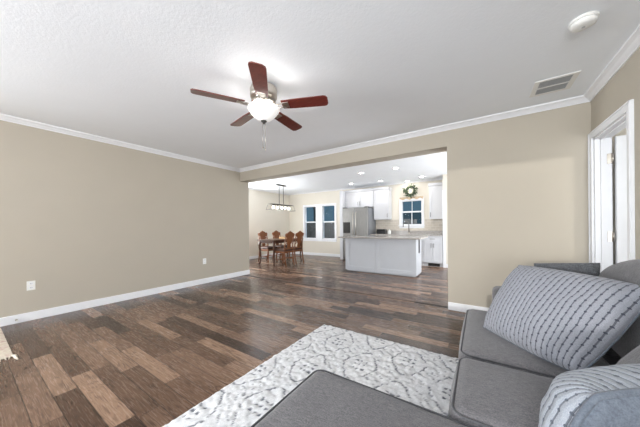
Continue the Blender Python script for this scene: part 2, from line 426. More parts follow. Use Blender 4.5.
# windows
def window(name, w, screen, meet, mull=False, header=0):
    x0, x1, z0, z1 = w; r = struct(empty(name, ((x0+x1)/2, YK, z0)))
    ox, oz = (x0+x1)/2, z0
    L = lambda a,b,c,d,e,f: (a-ox, b-ox, c-YK, d-YK, e-oz, f-oz)
    c = .066
    boxes('window_casing', 'trim', [L(x0-c,x0,YK-.022,YK,z0-.02,z1+c), L(x1,x1+c,YK-.022,YK,z0-.02,z1+c), L(x0,x1,YK-.022,YK,z1,z1+c)], r)
    boxes('window_sill', 'trim', [L(x0-c-.02,x1+c+.02,YK-.055,YK+.02,z0-.03,z0), L(x0-c,x1+c,YK-.02,YK,z0-.1,z0-.03)], r)
    zm = meet; f = .02; yy = YK+.05
    boxes('window_frame', 'trim', [L(x0,x0+.012,YK,YK+.12,z0,z1), L(x1-.012,x1,YK,YK+.12,z0,z1), L(x0,x1,YK,YK+.12,z1-.012,z1), L(x0,x1,YK,YK+.12,z0,z0+.012)], r)
    up = boxes('upper_sash', 'trim', [L(x0+.01,x0+f,yy+.035,yy+.06,zm,z1-.01), L(x1-f,x1-.01,yy+.035,yy+.06,zm,z1-.01), L(x0+f,x1-f,yy+.035,yy+.06,z1-f,z1-.01), L(x0+f,x1-f,yy+.035,yy+.06,zm-.02,zm+.02)]
          + ([L(ox-.008,ox+.008,yy+.036,yy+.058,zm,z1-.02)] if mull else []), r)
    lo = boxes('lower_sash', 'trim', [L(x0+.01,x0+f,yy,yy+.03,z0+.01,zm), L(x1-f,x1-.01,yy,yy+.03,z0+.01,zm), L(x0+f,x1-f,yy,yy+.03,z0+.01,z0+f+.01), L(x0+.01,x1-.01,yy,yy+.03,zm-.022,zm+.022)]
          + ([L(ox-.008,ox+.008,yy+.002,yy+.026,z0+.02,zm)] if mull else []), r)
    boxes('pane', 'pane', [L(x0+f,x1-f,yy+.045,yy+.05,zm+.02,z1-f)], up)
    boxes('pane', 'pane', [L(x0+f,x1-f,yy+.012,yy+.017,z0+f,zm-.02)], lo)
    if screen: boxes('insect_screen', 'screen', [L(x0+.02,x1-.02,yy+.062,yy+.064,z0+.01,zm)], r)
    return r
window('window_1', W1, True, 1.335)
window('window_2', W2, True, 1.335)
w3 = window('window_3', W3, True, 1.60, True)
# casing head that joins the two dining windows
sbox('trim_8', 'trim', W1[1]+.066, W2[0]-.066, YK-.02, YK, W1[2]-.1, W1[3]+.066)

# door to the hall: casing, jamb, open leaf with hinges
door = struct(empty('door_1', (XR, DY1, 0)))
dl = lambda *b: (b[0]-XR, b[1]-XR, b[2]-DY1, b[3]-DY1, b[4], b[5])
cs = .066
boxes('door_casing', 'trim', [dl(XR-.02,XR,DY0-cs,DY0,0,DZ+cs), dl(XR-.02,XR,DY1,DY1+cs,0,DZ+cs), dl(XR-.02,XR,DY0,DY1,DZ,DZ+cs),
     dl(XR-.028,XR-.02,DY0-cs,DY0-cs+.016,0,DZ+cs), dl(XR-.028,XR-.02,DY1+cs-.016,DY1+cs,0,DZ+cs), dl(XR-.028,XR-.02,DY0-cs,DY1+cs,DZ+cs-.016,DZ+cs)], door, bev=.003)
boxes('door_jamb', 'trim', [dl(XR,XR+.12,DY0,DY0+.018,0,DZ), dl(XR,XR+.12,DY1-.018,DY1,0,DZ), dl(XR,XR+.12,DY0,DY1,DZ-.018,DZ),
     dl(XR+.04,XR+.055,DY0+.018,DY0+.03,0,DZ-.018), dl(XR+.04,XR+.055,DY1-.03,DY1-.018,0,DZ-.018), dl(XR+.04,XR+.055,DY0,DY1,DZ-.03,DZ-.018)], door)
lx = XR+.135
leaf = boxes('door_leaf', 'trim', [dl(lx,lx+.70,DY1-.06,DY1-.025,.01,DZ-.025)], door, bev=.003)
for hz in (1.82, 1.03, .25):
    q = B(); q.box(*dl(XR+.085,lx+.004,DY1-.024,DY1-.0185,hz-.05,hz+.05)); q.tube([Vector((lx-.012-XR,-.030,hz-.052)), Vector((lx-.012-XR,-.030,hz+.052))], .008, 10)
    h = q.done('hinge', 'steel', door); h['label'] = 'brushed nickel door hinge'
q = B(); q.tube([(lx+.63-XR,-.06,.95),(lx+.63-XR,-.11,.95)], .012, 12); q.ball((lx+.63-XR,-.125,.95), .028); q.done('door_knob', 'steel', door)

# outside: lawn, fence and bare trunks seen through the windows
sbox('ground_lawn', 'grass', -16, 6, YK+.12, 20, -.15, -.1)
fr = thing('wooden_fence', 'weathered grey wooden privacy fence standing behind the windows outside', 'fence', (-6,10.6,-.1))
x = -6.0
for k in range(5):
    q = B()
    for j in range(14):
        px = x+j*.14; hgt = 1.52+random.uniform(-.02,.02)
        q.box(px+.004, px+.136, 0, .02, 0.03, hgt)
    q.box(x, x+1.96, .02, .06, .35, .44); q.box(x, x+1.96, .02, .06, 1.2, 1.29)
    q.done('fence_panel', 'fence', fr)
    boxes('post', 'fence', [(x-.05,x+.05,.06,.15,0,1.55)], fr)
    x += 1.96
for k, (tx, ty, tr) in enumerate([(-9.2,13.2,.10),(-8.1,12.4,.07),(-7.35,13.8,.12),(-6.5,12.2,.06),(-5.7,13.0,.10),(-3.6,13.4,.08)]):
    q = B(); pts = [(0,0,0),(.03,.02,1.4),(-.04,.05,3),(.08,0,5)]
    q.tube(pts, [tr,tr*.85,tr*.6,tr*.3], 8)
    for b in range(5):
        z = 1.7+b*.55; a = b*2.4+k
        q.tube([(0,.03,z),(math.cos(a)*.5,math.sin(a)*.3,z+.6),(math.cos(a)*.9,math.sin(a)*.5,z+1.5)], [tr*.35,tr*.2,tr*.08], 6)
    o = q.done('bare_tree', 'bark'); o.location = (tx, ty, -.1)
    tag(o, 'bare grey tree trunk standing in the dusk behind the wooden fence', 'tree', 'bare trees behind the fence')

# ================================================================== LIVING ROOM CEILING
FX, FY = -1.731, 1.646
fan = thing('ceiling_fan', 'five-blade ceiling fan with reddish wood blades and a lit glass bowl', 'ceiling fan', (FX,FY,ZC))
q = B(); q.lathe([(.075,0),(.085,-.012),(.12,-.03),(.128,-.05),(.128,-.115),(.12,-.135),(.085,-.15),(.06,-.155)]); q.done('motor_housing', 'steel', fan)
q = B(); q.lathe([(.058,-.155),(.112,-.165),(.118,-.18),(.112,-.192),(.075,-.198),(.05,-.205),(.022,-.215),(.02,-.345)])
for k in range(10):
    a = 2*PI*k/10; q.ball((.098*math.cos(a),.098*math.sin(a),-.19), .012, sub=1)
q.done('switch_housing', 'steel', fan)
q = B()
q.lathe([(.020,-.340),(.022,-.348),(.04,-.342),(.072,-.325),(.10,-.302),(.128,-.272),(.146,-.245),(.150,-.232),(.146,-.222),(.142,-.222),(.144,-.234),(.140,-.245),(.124,-.268),(.096,-.297),(.07,-.318),(.04,-.335),(.020,-.340)], capb=False, capt=False)
bowl = q.done('glass_bowl', 'bowl', fan); bowl['label'] = 'lit frosted white glass bowl'
for k in range(3):
    l = bpy.data.lights.new('fan_lamp', 'POINT'); l.energy = 2.5; l.shadow_soft_size = .02; l.color = (1,.97,.93)
    o = bpy.data.objects.new('fan_lamp', l); COL.objects.link(o); o.location = (FX+.075*math.cos(k*2.1), FY+.075*math.sin(k*2.1), ZC-.25)
q = B(); q.lathe([(.03,-.346),(.028,-.352),(.014,-.362),(.012,-.368),(.004,-.378)]); q.done('finial', 'pull', fan)
for k in range(5):
    a = math.radians(-47.8+72*k); mt = Matrix.Rotation(a, 4, 'Z') @ Matrix.Translation((0,0,-.205)) @ Matrix.Rotation(math.radians(-11), 4, 'X')
    q = B()
    out = [(.185,-.052),(.30,-.060),(.50,-.064),(.585,-.066),(.607,-.060),(.622,-.036),(.622,.036),(.607,.060),(.585,.066),(.50,.064),(.30,.060),(.185,.052)]
    q.prism([Vector((r,w,-.004)) for r, w in out], (0,0,.008))
    bmesh.ops.transform(q.bm, matrix=mt, verts=q.bm.verts[:])
    q.done('blade', 'cherry', fan)
    q = B()
    q.tube([(.09,0,-.002),(.13,.012,-.012),(.165,.024,-.010),(.215,.026,-.008)], .007, 8)
    q.tube([(.09,0,-.002),(.13,-.012,-.012),(.165,-.024,-.010),(.215,-.026,-.008)], .007, 8)
    q.box(.19,.25,-.035,.035,-.010,-.004, bev=.002)
    bmesh.ops.transform(q.bm, matrix=mt, verts=q.bm.verts[:])
    q.done('blade_bracket', 'steel', fan)
for dx, dy, zl in ((-.012,-.004,-.60),(.012,.006,-.625)):
    q = B(); q.tube([(dx,dy,-.36),(dx,dy,zl)], .0022, 6); q.ball((dx,dy,zl), .007, sub=1, sc=(1,1,1.6)); q.done('pull_chain', 'steel', fan)

sm = thing('smoke_detector', 'round white smoke detector on the ceiling above the door', 'smoke detector', (.583,2.33,ZC))
q = B(); q.lathe([(.072,0),(.072,-.012),(.066,-.016)]); q.done('mounting_plate', 'plastic', sm)
q = B(); q.lathe([(.064,-.016),(.066,-.022),(.062,-.036),(.045,-.044),(.02,-.046)]); q.done('cover', 'plastic', sm)
q = B(); q.lathe([(.009,-.044),(.009,-.049)]); q.done('test_button', 'vent', sm)

vt = thing('ceiling_vent', 'white ceiling air vent with grey louvres beside the crown moulding', 'vent', (.60,3.245,ZC))
boxes('frame', 'plastic', [(-.155,.155,-.165,-.135,-.006,0),(-.155,.155,.135,.165,-.006,0),(-.155,-.115,-.135,.135,-.006,0),(.115,.155,-.135,.135,-.006,0),(-.115,.115,-.009,.009,-.006,0)], vt)
q = B()
for s0 in (-1, 1):
    for j in range(8):
        y = s0*.072 + (j-3.5)*.0155
        q.box(-.113,.113,y-.006,y+.006,-.004,-.002, mtx=Matrix.Translation((0,y,-.003))@Matrix.Rotation(math.radians(28),4,'X')@Matrix.Translation((0,-y,.003)))
q.done('louvres', 'vent', vt)
boxes('duct_shadow_plate', 'vent', [(-.114,.114,-.134,.134,-.0015,0)], vt)

# outlets on the left wall, spring door stop
def outlet(y, z, label):
    t = thing('wall_outlet', label, 'outlet', (XL,y,z))
    boxes('cover_plate', 'plastic', [(0,.006,-.036,.036,-.058,.058)], t, bev=.002)
    for s in (-1, 1):
        f = boxes('socket', 'trim', [(.006,.009,-.017,.017,s*.026-.015,s*.026+.015)], t, bev=.002)
        boxes('slots', 'dark', [(.009,.0094,-.008,-.005,s*.026-.006,s*.026+.006),(.009,.0094,.005,.008,s*.026-.006,s*.026+.006)], f)
outlet(.526, .44, 'white electrical outlet low on the beige wall above the spring door stop')
outlet(2.847, .46, 'white electrical outlet low on the beige wall nearer the wide opening')
ds = thing('door_stop', 'small spring door stop sticking out of the left baseboard', 'door stop', (XL+.016,.405,.045))
q = B(); q.lathe([(.012,0),(.012,.006)]); bmesh.ops.rotate(q.bm, verts=q.bm.verts[:], matrix=Matrix.Rotation(PI/2,3,'Y')); q.done('mount', 'steel', ds)
q = B(); q.tube([(.004+.003*i/3, .006*math.cos(i*1.05), .006*math.sin(i*1.05)) for i in range(66)], .0018, 5); q.done('spring', 'steel', ds)
q = B(); q.tube([(.068,0,0),(.082,0,0)], .009, 10); q.done('rubber_tip', 'plastic', ds)

# ================================================================== RUGS
def make_rug():
    bm = bmesh.new(); yl = bm.verts.layers.float.new('yarn_shade')
    x0, x1, y0, y1 = -1.55, .42, -.35, 2.405; st = .0105
    nx, ny = int((x1-x0)/st), int((y1-y0)/st); rows = []
    def med(x, y):
        best = 9; bc = (0,0)
        i0 = round((x+1.18)/.335)
        for i in (i0-1, i0, i0+1):
            cx = -1.18+.335*i; o = .257*(i % 2)
            j = round((y-2.105-o)/.514); cy = 2.105+o+.514*j
            m = (abs((x-cx)/.168)**1.32+abs((y-cy)/.257)**1.32)**(1/1.32)
            if m < best: best = m; bc = (x-cx, y-cy)
        return best, bc
    for j in range(ny+1):
        r = []
        for i in range(nx+1):
            x = x0+i*st; y = y0+j*st
            wx = x+.011*mnoise.noise((x*22,y*22,1)); wy = y+.011*mnoise.noise((x*22,y*22,9))
            m, (dx, dy) = med(wx, wy)
            c = mnoise.cell_vector((x*31,y*31,0)); vd = mnoise.voronoi((x*27,y*23,0))[0]
            puff = max(0, 1-vd[0]*1.15)
            th = math.atan2(dy/.257, dx/.168); ms = m + .035*abs(math.sin(th*9))
            z = .004+.016*puff**.65
            yv = 0.0
            ln = abs(ms-.85)
            gate = mnoise.noise((x*18,y*18,4))
            if ln < .045: yv = max(yv, (1-(ln/.045)**2)*(1.0 if gate > -.2 else .2)); z -= .005*(1-ln/.045)
            if m > .97 and gate > .0 and math.sin((x*.8+y)*95+4*gate) > .86: yv = max(yv, .65); z -= .004
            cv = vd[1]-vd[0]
            if cv < .14: yv = max(yv, .14*(1-cv/.14))  # painted shade: crevices between loops darkened in the colour
            if abs(dx) < .062 and abs(dy) < .085:
                a = (dx/.040); b = (dy/.054)
                fa, fb = a-round(a), b-round(b)
                d = math.hypot(fa*.040, fb*.054)
                if d < .0115 and abs(round(a))+abs(round(b)) <= 2: yv = max(yv, .9); z -= .004
            pass
            e = min(i, nx-i, j, ny-j)
            if e == 0: z = 0.0
            elif e == 1: z *= .8
            jx = .004*mnoise.noise((x*60,y*60,3)); jy = .004*mnoise.noise((x*60,y*60,7))
            if e < 2: jx *= 2; jy *= 2
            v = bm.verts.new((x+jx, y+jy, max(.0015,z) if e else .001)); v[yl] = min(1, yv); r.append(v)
        rows.append(r)
    for j in range(ny):
        for i in range(nx):
            f = bm.faces.new((rows[j][i], rows[j][i+1], rows[j+1][i+1], rows[j+1][i])); f.smooth = True
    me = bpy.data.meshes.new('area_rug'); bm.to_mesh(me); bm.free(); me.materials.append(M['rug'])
    o = bpy.data.objects.new('area_rug', me); COL.objects.link(o)
    tag(o, 'cream tufted area rug with grey diamond pattern under the grey sofa', 'rug')
make_rug()
rn = thing('fringed_rug', 'small faded woven rug with cream fringe by the left wall', 'rug', (-4.1,-.3,0))
q = B(); q.box(-.60,.555,-.75,.585,0.001,.010, bev=.003); q.done('woven_field', 'runner', rn)
q = B()
for k in range(46):
    y = -.74+k*.029; a = random.uniform(-.012,.012)
    q.tube([(.55,y,.006),(.575,y+a*.5,.007),(.60,y+a,.004)], [.006,.005,.003], 5)
q.tube([(.53,.575,.008),(.58,.592,.012),(.63,.590,.010),(.675,.600,.006)], [.008,.014,.011,.004], 6)
fz = q.done('fringe', 'fringe', rn); fz['kind'] = 'stuff'

# ================================================================== SOFA
def rbox(q, x0,x1,y0,y1,z0,z1, r=.05, top=0, side=0, n=10, mat=0, wrinkle=0, seed=0):
    """rounded cushion block with a crowned top"""
    h = Vector(((x1-x0)/2,(y1-y0)/2,(z1-z0)/2)); c = Vector(((x0+x1)/2,(y0+y1)/2,(z0+z1)/2)); r = min(r, min(h)*.98)
    def ts(hh):
        a = [math.sin(PI/2*k/4) for k in range(5)]
        lo = [-1+(r/hh)*(1-math.cos(PI/2*k/5)) for k in range(6)]
        lo = [-hh+r*(1-math.cos(PI/2*k/5)) for k in range(6)]; mid = [-(hh-r)+2*(hh-r)*k/n for k in range(1,n)]
        return lo+mid+[-v for v in lo[::-1]]
    T = [ts(h.x), ts(h.y), ts(h.z)]; cache = {}
    def vert(p):
        key = (round(p[0],5),round(p[1],5),round(p[2],5))
        if key in cache: return cache[key]
        P = Vector(p); inn = Vector([max(-(h[i]-r), min(h[i]-r, P[i])) for i in range(3)])
        d = P-inn
        if d.length > 1e-9: P = inn+d.normalized()*r
        u, v, w = P.x/h.x, P.y/h.y, P.z/h.z
        P.z += top*(1-u*u)*(1-v*v)*(1 if w > 0 else 0)*max(0,w)
        P.x += side*(1 if u > 0 else -1)*abs(u)*(1-v*v)*(1-w*w); P.y += side*(1 if v > 0 else -1)*abs(v)*(1-u*u)*(1-w*w)
        if wrinkle: P += Vector((0,0,1))*wrinkle*mnoise.noise((P+c)*6+Vector((seed,0,0)))
        cache[key] = q.bm.verts.new(c+P); return cache[key]
    for ax in range(3):
        a, b = [(1,2),(0,2),(0,1)][ax]
        for sg in (-1, 1):
            for i in range(len(T[a])-1):
                for j in range(len(T[b])-1):
                    fv = []
                    for (ii, jj) in ((i,j),(i+1,j),(i+1,j+1),(i,j+1)):
                        p = [0,0,0]; p[ax] = sg*h[ax]; p[a] = T[a][ii]; p[b] = T[b][jj]; fv.append(vert(p))
                    fv2 = list(dict.fromkeys(fv))
                    if len(fv2) < 3: continue
                    try: f = q.bm.faces.new(fv2)
                    except ValueError: continue
                    f.smooth = True; f.material_index = mat
def rrect(x0,x1,y0,y1,r,z,n=6):
    pts = []
    for (cx, cy, a0) in ((x1-r,y1-r,0),(x0+r,y1-r,90),(x0+r,y0+r,180),(x1-r,y0+r,270)):
        for k in range(n+1):
            a = math.radians(a0+90*k/n); pts.append((cx+r*math.cos(a), cy+r*math.sin(a), z))
    # extra points on long sides keep the tube smooth
    return pts
SO = (0.35,1.25,0)
sofa = thing('sectional_sofa', 'grey upholstered sectional sofa with a chaise beside the right wall', 'sofa', (0,0,0))
SY0, SY1, SYC = .02, 2.44, 1.03     # near end, far end of the seats, far edge of the chaise
XF, XB = -.11, .95
q = B(); q.box(-.07,.93,SYC+.01,2.60,.06,.27, bev=.02); q.box(-.665,.93,.06,SYC+.01,.06,.27, bev=.02); q.done('base', 'sofa', sofa)
def cushion(name, b, r, top, parent, wr=.007, seed=0, welt=True, mat='sofa'):
    q = B(); rbox(q, *b, r=r, top=top, side=.012, wrinkle=wr, seed=seed); o = q.done(name, mat, parent)
    if welt:
        x0,x1,y0,y1,z0,z1 = b; ins = r*.28; i2 = r*.28
        q = B(); q.tube(rrect(x0+ins-.004,x1-ins,y0+ins-.004,y1-ins+.004,max(.03,r),z1-i2+.002), .0042, 7, closed=True); q.done('welt_cord', 'welt', o)
    return o
cushion('chaise_cushion', (-.705,.52,SY0,SYC,.25,.445), .045, .015, sofa, seed=3)
cushion('seat_cushion', (XF,.56,SYC+.005,1.535,.25,.455), .055, .02, sofa, seed=11)
cushion('seat_cushion', (XF,.56,1.545,SY1-.01,.25,.455), .055, .02, sofa, seed=23)
q = B(); rbox(q, .80,.955,.02,2.62,.10,.74, r=.05); q.done('back_frame', 'sofa', sofa)
q = B(); rbox(q, .08,.80,2.44,2.60,.08,.64, r=.045, side=.004); q.done('arm', 'sofa', sofa)
def back_cushion(y0, y1, seed, cz=(.735,.685), tilt=9, hh=.26):
    q = B(); rbox(q, -.12,.12,-(y1-y0)/2,(y1-y0)/2,-hh,hh, r=.10, side=.03, wrinkle=.012, seed=seed)
    for v in q.bm.verts:
        if v.co.z > .05: v.co.z += .03*(1-(v.co.y/((y1-y0)/2))**2) - .12*max(0, v.co.y/((y1-y0)/2)-.2)**1.4
    bmesh.ops.transform(q.bm, matrix=Matrix.Translation((cz[0],(y0+y1)/2,cz[1]))@Matrix.Rotation(math.radians(tilt),4,'Y'), verts=q.bm.verts[:])
    return q.done('back_cushion', 'sofa', sofa)
back_cushion(1.53, 2.38, 2); back_cushion(.62, 1.50, 8, (.62,.655), 37, .215)
for (fx, fy) in ((-.60,.12),(-.60,.94),(.85,.12),(.85,2.5),(-.02,2.5)):
    q = B(); q.lathe([(.02,.022),(.026,.06)], (fx,fy,.0)); q.done('foot', 'dark', sofa)

# ---------------- pillows
def pillow(name, label, corners, tf, tb, mats, n=26, pinch=.06, corner=.12, group=None, welt=None, rcorner=None, seed=0, arc=False):
    """square pillow between four corners A(left low) B(right low) C(right high) D(left high); tf/tb half thickness front/back"""
    A, Bc, C, D = [Vector(c) for c in corners]
    rcorner = corner if rcorner is None else rcorner
    nrm = (Bc-A).cross(D-A).normalized()
    ctr = (A+Bc+C+D)/4
    q = B(); uvl = q.uv
    def P(u, v, side):
        # pull edges in between corners
        uu = u*(1-pinch*(1-v*v)) ; vv = v*(1-pinch*(1-u*u))
        k = 1-(rcorner if (u > 0 and v < 0) else corner)*(u*u*v*v)
        uu *= k; vv *= k
        s, t = (uu+1)/2, (vv+1)/2
        p = A*(1-s)*(1-t)+Bc*s*(1-t)+C*s*t+D*(1-s)*t
        b = (max(0,(1-u**2))*max(0,(1-v**2)))**.42
        b *= 1+.10*mnoise.noise((u*2.1+seed,v*2.1,side))
        T = tf if side > 0 else tb
        return p+nrm*side*T*b + nrm*(.006*mnoise.noise((u*5+seed,v*5,side*3)) if b > .05 else 0)
    grid = {}
    for side in (1,-1):
        for i in range(n+1):
            for j in range(n+1):
                u = math.sin(PI/2*(-1+2*i/n)); v = math.sin(PI/2*(-1+2*j/n))
                if side < 0 and (i in (0,n) or j in (0,n)): grid[(side,i,j)] = grid[(1,i,j)]; continue
                grid[(side,i,j)] = q.bm.verts.new(P(u,v,side)-ctr)
    for side in (1,-1):
        for i in range(n):
            for j in range(n):
                ids = [(i,j),(i+1,j),(i+1,j+1),(i,j+1)]
                if side < 0: ids = ids[::-1]
                f = q.bm.faces.new([grid[(side,a,b)] for a, b in ids]); f.smooth = True; f.material_index = 0 if side > 0 else 1
                for lp, (a, b) in zip(f.loops, ids):
                    lp[uvl].uv = (a/n, b/n) if arc else ((math.sin(PI/2*(-1+2*a/n))+1)/2, (math.sin(PI/2*(-1+2*b/n))+1)/2)
    rim = [(i,0) for i in range(n)]+[(n,j) for j in range(n)]+[(i,n) for i in range(n,0,-1)]+[(0,j) for j in range(n,0,-1)]
    ring = [grid[(1,a,b)].co.copy() for a, b in rim]
    me = bpy.data.meshes.new(name); q.bm.to_mesh(me); q.bm.free()
    for m in mats: me.materials.append(M[m])
    o = bpy.data.objects.new(name, me); COL.objects.link(o); o.location = ctr
    tag(o, label, 'pillow', group)
    if welt:
        ring2 = [p for k, p in enumerate(ring) if k == 0 or (p-ring[k-1]).length > .004]
        q = B(); q.tube(ring2, welt[1], 8, closed=True); q.done('piping', welt[0], o)
    return o
pillow('throw_pillow', 'large pale blue-grey throw pillow with dark stripes in front of the back cushion',
       [(.005,1.945,.475),(.365,1.52,.475),(.69,1.79,.86),(.215,2.14,.885)], .13, .06, ('knit','sofa_dark'), pinch=.0, corner=.02, rcorner=.06, welt=('sofa_dark',.004), seed=2)
pillow('throw_pillow', 'charcoal woven throw pillow tucked in the far sofa corner behind the striped pillow',
       [(.30,2.20,.47),(.62,2.28,.47),(.675,2.40,.905),(.32,2.36,.88)], .06, .05, ('charcoal','charcoal'), pinch=.03, corner=.03, seed=5)
pillow('throw_pillow', 'striped throw pillow with a slate grey back standing on the near end of the sofa',
       [(.70,1.15,.44),(.14,.86,.43),(.215,.87,.745),(.72,1.16,.77)], .25, .045, ('knit2','sofa_dark'), pinch=.0, corner=.12, welt=('sofa_dark',.009), seed=9, arc=True)

# ================================================================== DINING AREA
TX0, TX1, TY0, TY1 = -5.79, -5.12, 5.23, 6.60
TC = ((TX0+TX1)/2, (TY0+TY1)/2)
tb = thing('dining_table', 'long dark wood dining table with curved legs in the far dining area', 'table', (TC[0],TC[1],0))
hx, hy = (TX1-TX0)/2, (TY1-TY0)/2
q = B(); q.box(-hx-.03,hx+.03,-hy-.03,hy+.03,.735,.765, bev=.008); q.done('tabletop', 'table_wood', tb)
q = B(); q.box(-hx+.03,hx-.03,-hy+.03,-hy+.055,.655,.735); q.box(-hx+.03,hx-.03,hy-.055,hy-.03,.655,.735); q.box(-hx+.03,-hx+.055,-hy+.03,hy-.03,.655,.735); q.box(hx-.055,hx-.03,-hy+.03,hy-.03,.655,.735)
q.done('apron', 'table_wood', tb)
for sx in (-1,1):
    for sy in (-1,1):
        q = B(); pr = [(.70,-.01,.044),(.62,.014,.042),(.52,.016,.036),(.36,0,.026),(.2,-.012,.021),(.08,-.004,.022),(.03,.012,.03),(0,.018,.026)]
        q.tube([(sx*(hx-.04+o),sy*(hy-.04+o),z) for z, o, r in pr], [r for z, o, r in pr], 10); q.done('leg', 'table_wood', tb)
tr = thing('serving_tray', 'light tan tray with low handles on the dark dining table', 'tray', (-5.33,6.02,.765))
q = B(); q.box(-.13,.13,-.22,.22,.003,.018, bev=.004); q.done('tray_base', 'wicker', tr)
q = B(); q.tube(rrect(-.13,.13,-.22,.22,.05,.045), .012, 7, closed=True); q.tube(rrect(-.13,.13,-.22,.22,.05,.022), .01, 7, closed=True); q.done('rim', 'wicker', tr)
for s in (-1,1):
    q = B(); q.tube([(-.07,s*.22,.045),(-.06,s*.22,.085),(0,s*.22,.10),(.06,s*.22,.085),(.07,s*.22,.045)], .008, 7); q.done('handle', 'wicker', tr)

def make_chair():
    # faces +Y in its own frame
    t = empty('dining_chair')
    q = B(); rbox(q, -.225,.225,-.21,.23,.425,.495, r=.03, top=.02, n=6); q.done('seat', 'seat_hide', t)
    q = B(); q.box(-.22,.22,-.205,.225,.375,.43, bev=.008); q.done('seat_rail', 'chair_wood', t)
    for s in (-1,1):
        q = B(); pr = [(.40,0,.028),(.32,.012,.028),(.2,.002,.02),(.08,-.006,.017),(.0,.012,.022)]
        q.tube([(s*(.195+o),.20+o,z) for z, o, r in pr], [r for z, o, r in pr], 8); q.done('leg', 'chair_wood', t)
        q = B(); q.tube([(s*.185,-.26,0),(s*.19,-.215,.2),(s*.19,-.19,.42),(s*.182,-.205,.62),(s*.178,-.235,.82),(s*.165,-.26,.92)], [.018,.02,.022,.018,.016,.014], 8); q.done('leg', 'chair_wood', t)
    # carved crest and pierced splat
    q = B()
    def yb(z): return -.20-.065*max(0,(z-.5)/.5)
    crest = [(-.19,.86),(-.205,.93),(-.17,.965),(-.13,.955),(-.09,.99),(-.04,1.005),(0,1.03),(.04,1.005),(.09,.99),(.13,.955),(.17,.965),(.205,.93),(.19,.86),(.12,.84),(0,.855),(-.12,.84)]
    q.prism([Vector((x, yb(z)-.014, z)) for x, z in crest], (0,.03,0)); q.done('crest_rail', 'chair_wood', t)
    q = B()
    spl = [(-.05,.49),(-.075,.56),(-.06,.62),(-.10,.70),(-.13,.79),(-.12,.86),(.12,.86),(.13,.79),(.10,.70),(.06,.62),(.075,.56),(.05,.49)]
    q.prism([Vector((x, yb(z)-.008, z)) for x, z in spl], (0,.016,0))
    for s in (-1,1):
        q.tube([(s*.178,yb(.62),.62),(s*.13,yb(.66),.66),(s*.09,yb(.70),.70)], .010, 7)
        q.tube([(s*.172,yb(.80),.80),(s*.15,yb(.77),.77),(s*.12,yb(.79),.79)], .010, 7)
    for k in range(5): q.ball(((k-2)*.045, yb(.78)+.008, .76+.03*math.cos((k-2)*.9)), .018, sub=1, sc=(1,.6,1.2))
    q.done('back_splat', 'chair_wood', t)
    q = B()
    q.box(-.19,.19,-.205,-.18,.485,.515, bev=.005)
    q.done('lower_back_rail', 'chair_wood', t)
    q = B()
    for s in (-1,1): q.tube([(s*.19,-.215,.19),(s*.195,.205,.19)], .011, 7)
    q.tube([(-.19,0,.19),(0,.03,.19),(.19,0,.19)], .011, 7); q.done('stretcher', 'chair_wood', t)
    return t
ch = make_chair(); G = 'carved dining chairs around the table'
spots = [((-5.93,5.78,0), -PI/2, 'carved wood dining chair behind the table, leftmost of the four backs'),
         ((-5.93,6.44,0), -PI/2, 'carved wood dining chair behind the table, second back from the left'),
         ((-4.99,5.51,0), PI/2, 'carved wood dining chair in front of the table, third back from the left'),
         ((-5.00,5.99,0), PI/2, 'carved wood dining chair nearest the double windows, rightmost of the four')]
for k, (loc, rz, lab) in enumerate(spots):
    c = ch if k == 0 else dup(ch)
    c.location = loc; c.rotation_euler = (0,0,rz); tag(c, lab, 'chair', G)

cd = thing('chandelier', 'dark metal linear chandelier with glass shades hanging over the dining table', 'chandelier', (-5.54,6.02,ZK))
boxes('canopy', 'iron', [(-.05,.05,-.21,.21,-.028,0)], cd, bev=.006)
for s in (-1,1):
    q = B(); q.tube([(0,s*.10,-.028),(0,s*.10,-.66)], .009, 8); q.done('rod', 'iron', cd)
zt, zb2, L2 = -.66, -.84, .50
q = B()
for s in (-1,1):
    q.tube([(s*.10,-L2,zt),(s*.10,L2,zt)], .006, 8); q.tube([(-.10,s*L2,zt),(.10,s*L2,zt)], .006, 8)
q.tube([(0,-L2,zt),(0,L2,zt)], .009, 8)
q.done('top_frame', 'iron', cd)
for s in (-1,1):
    q = B()
    q.tube([(-.12,s*(L2+.08),zb2),(.12,s*(L2+.08),zb2)], .008, 8)
    for u in (-1,1): q.tube([(u*.10,s*L2,zt),(u*.12,s*(L2+.08),zb2)], .004, 7)
    q.done('end_frame', 'iron', cd)
for k in range(5):
    y = -.38+.19*k
    q = B(); q.tube([(0,y,zt),(0,y,zt-.055)], .022, 10); sk = q.done('socket', 'iron', cd)
    q = B(); q.ball((0,y,zt-.10), .032, sub=2, sc=(1,1,1.3)); bl = q.done('bulb', 'bulb', cd)
    q = B(); q.lathe([(.03,zt-.05),(.058,zt-.06),(.06,zt-.18)], (0,y,0), 20, capb=False, capt=False); q.done('glass_shade', 'clear', cd)

# ================================================================== KITCHEN
def shaker(x0, x1, z0, z1, y, fr=.055):
    """shaker door panel whose face looks to -Y, outer face at y"""
    return [(x0,x0+fr,y,y+.02,z0,z1),(x1-fr,x1,y,y+.02,z0,z1),(x0+fr,x1-fr,y,y+.02,z1-fr,z1),(x0+fr,x1-fr,y,y+.02,z0,z0+fr),(x0+fr,x1-fr,y+.014,y+.02,z0+fr,z1-fr)]
def pull(parent, x, y, z, ln=.14, vert=True):
    q = B(); d = (0,0,ln/2) if vert else (ln/2,0,0); a = Vector((x,y-.028,z)); d = Vector(d)
    q.tube([a-d, a+d], .006, 8)
    for s in (-.75,.75): q.tube([a+d*s, a+d*s+Vector((0,.028,0))], .004, 6)
    return q.done('handle', 'pull', parent)

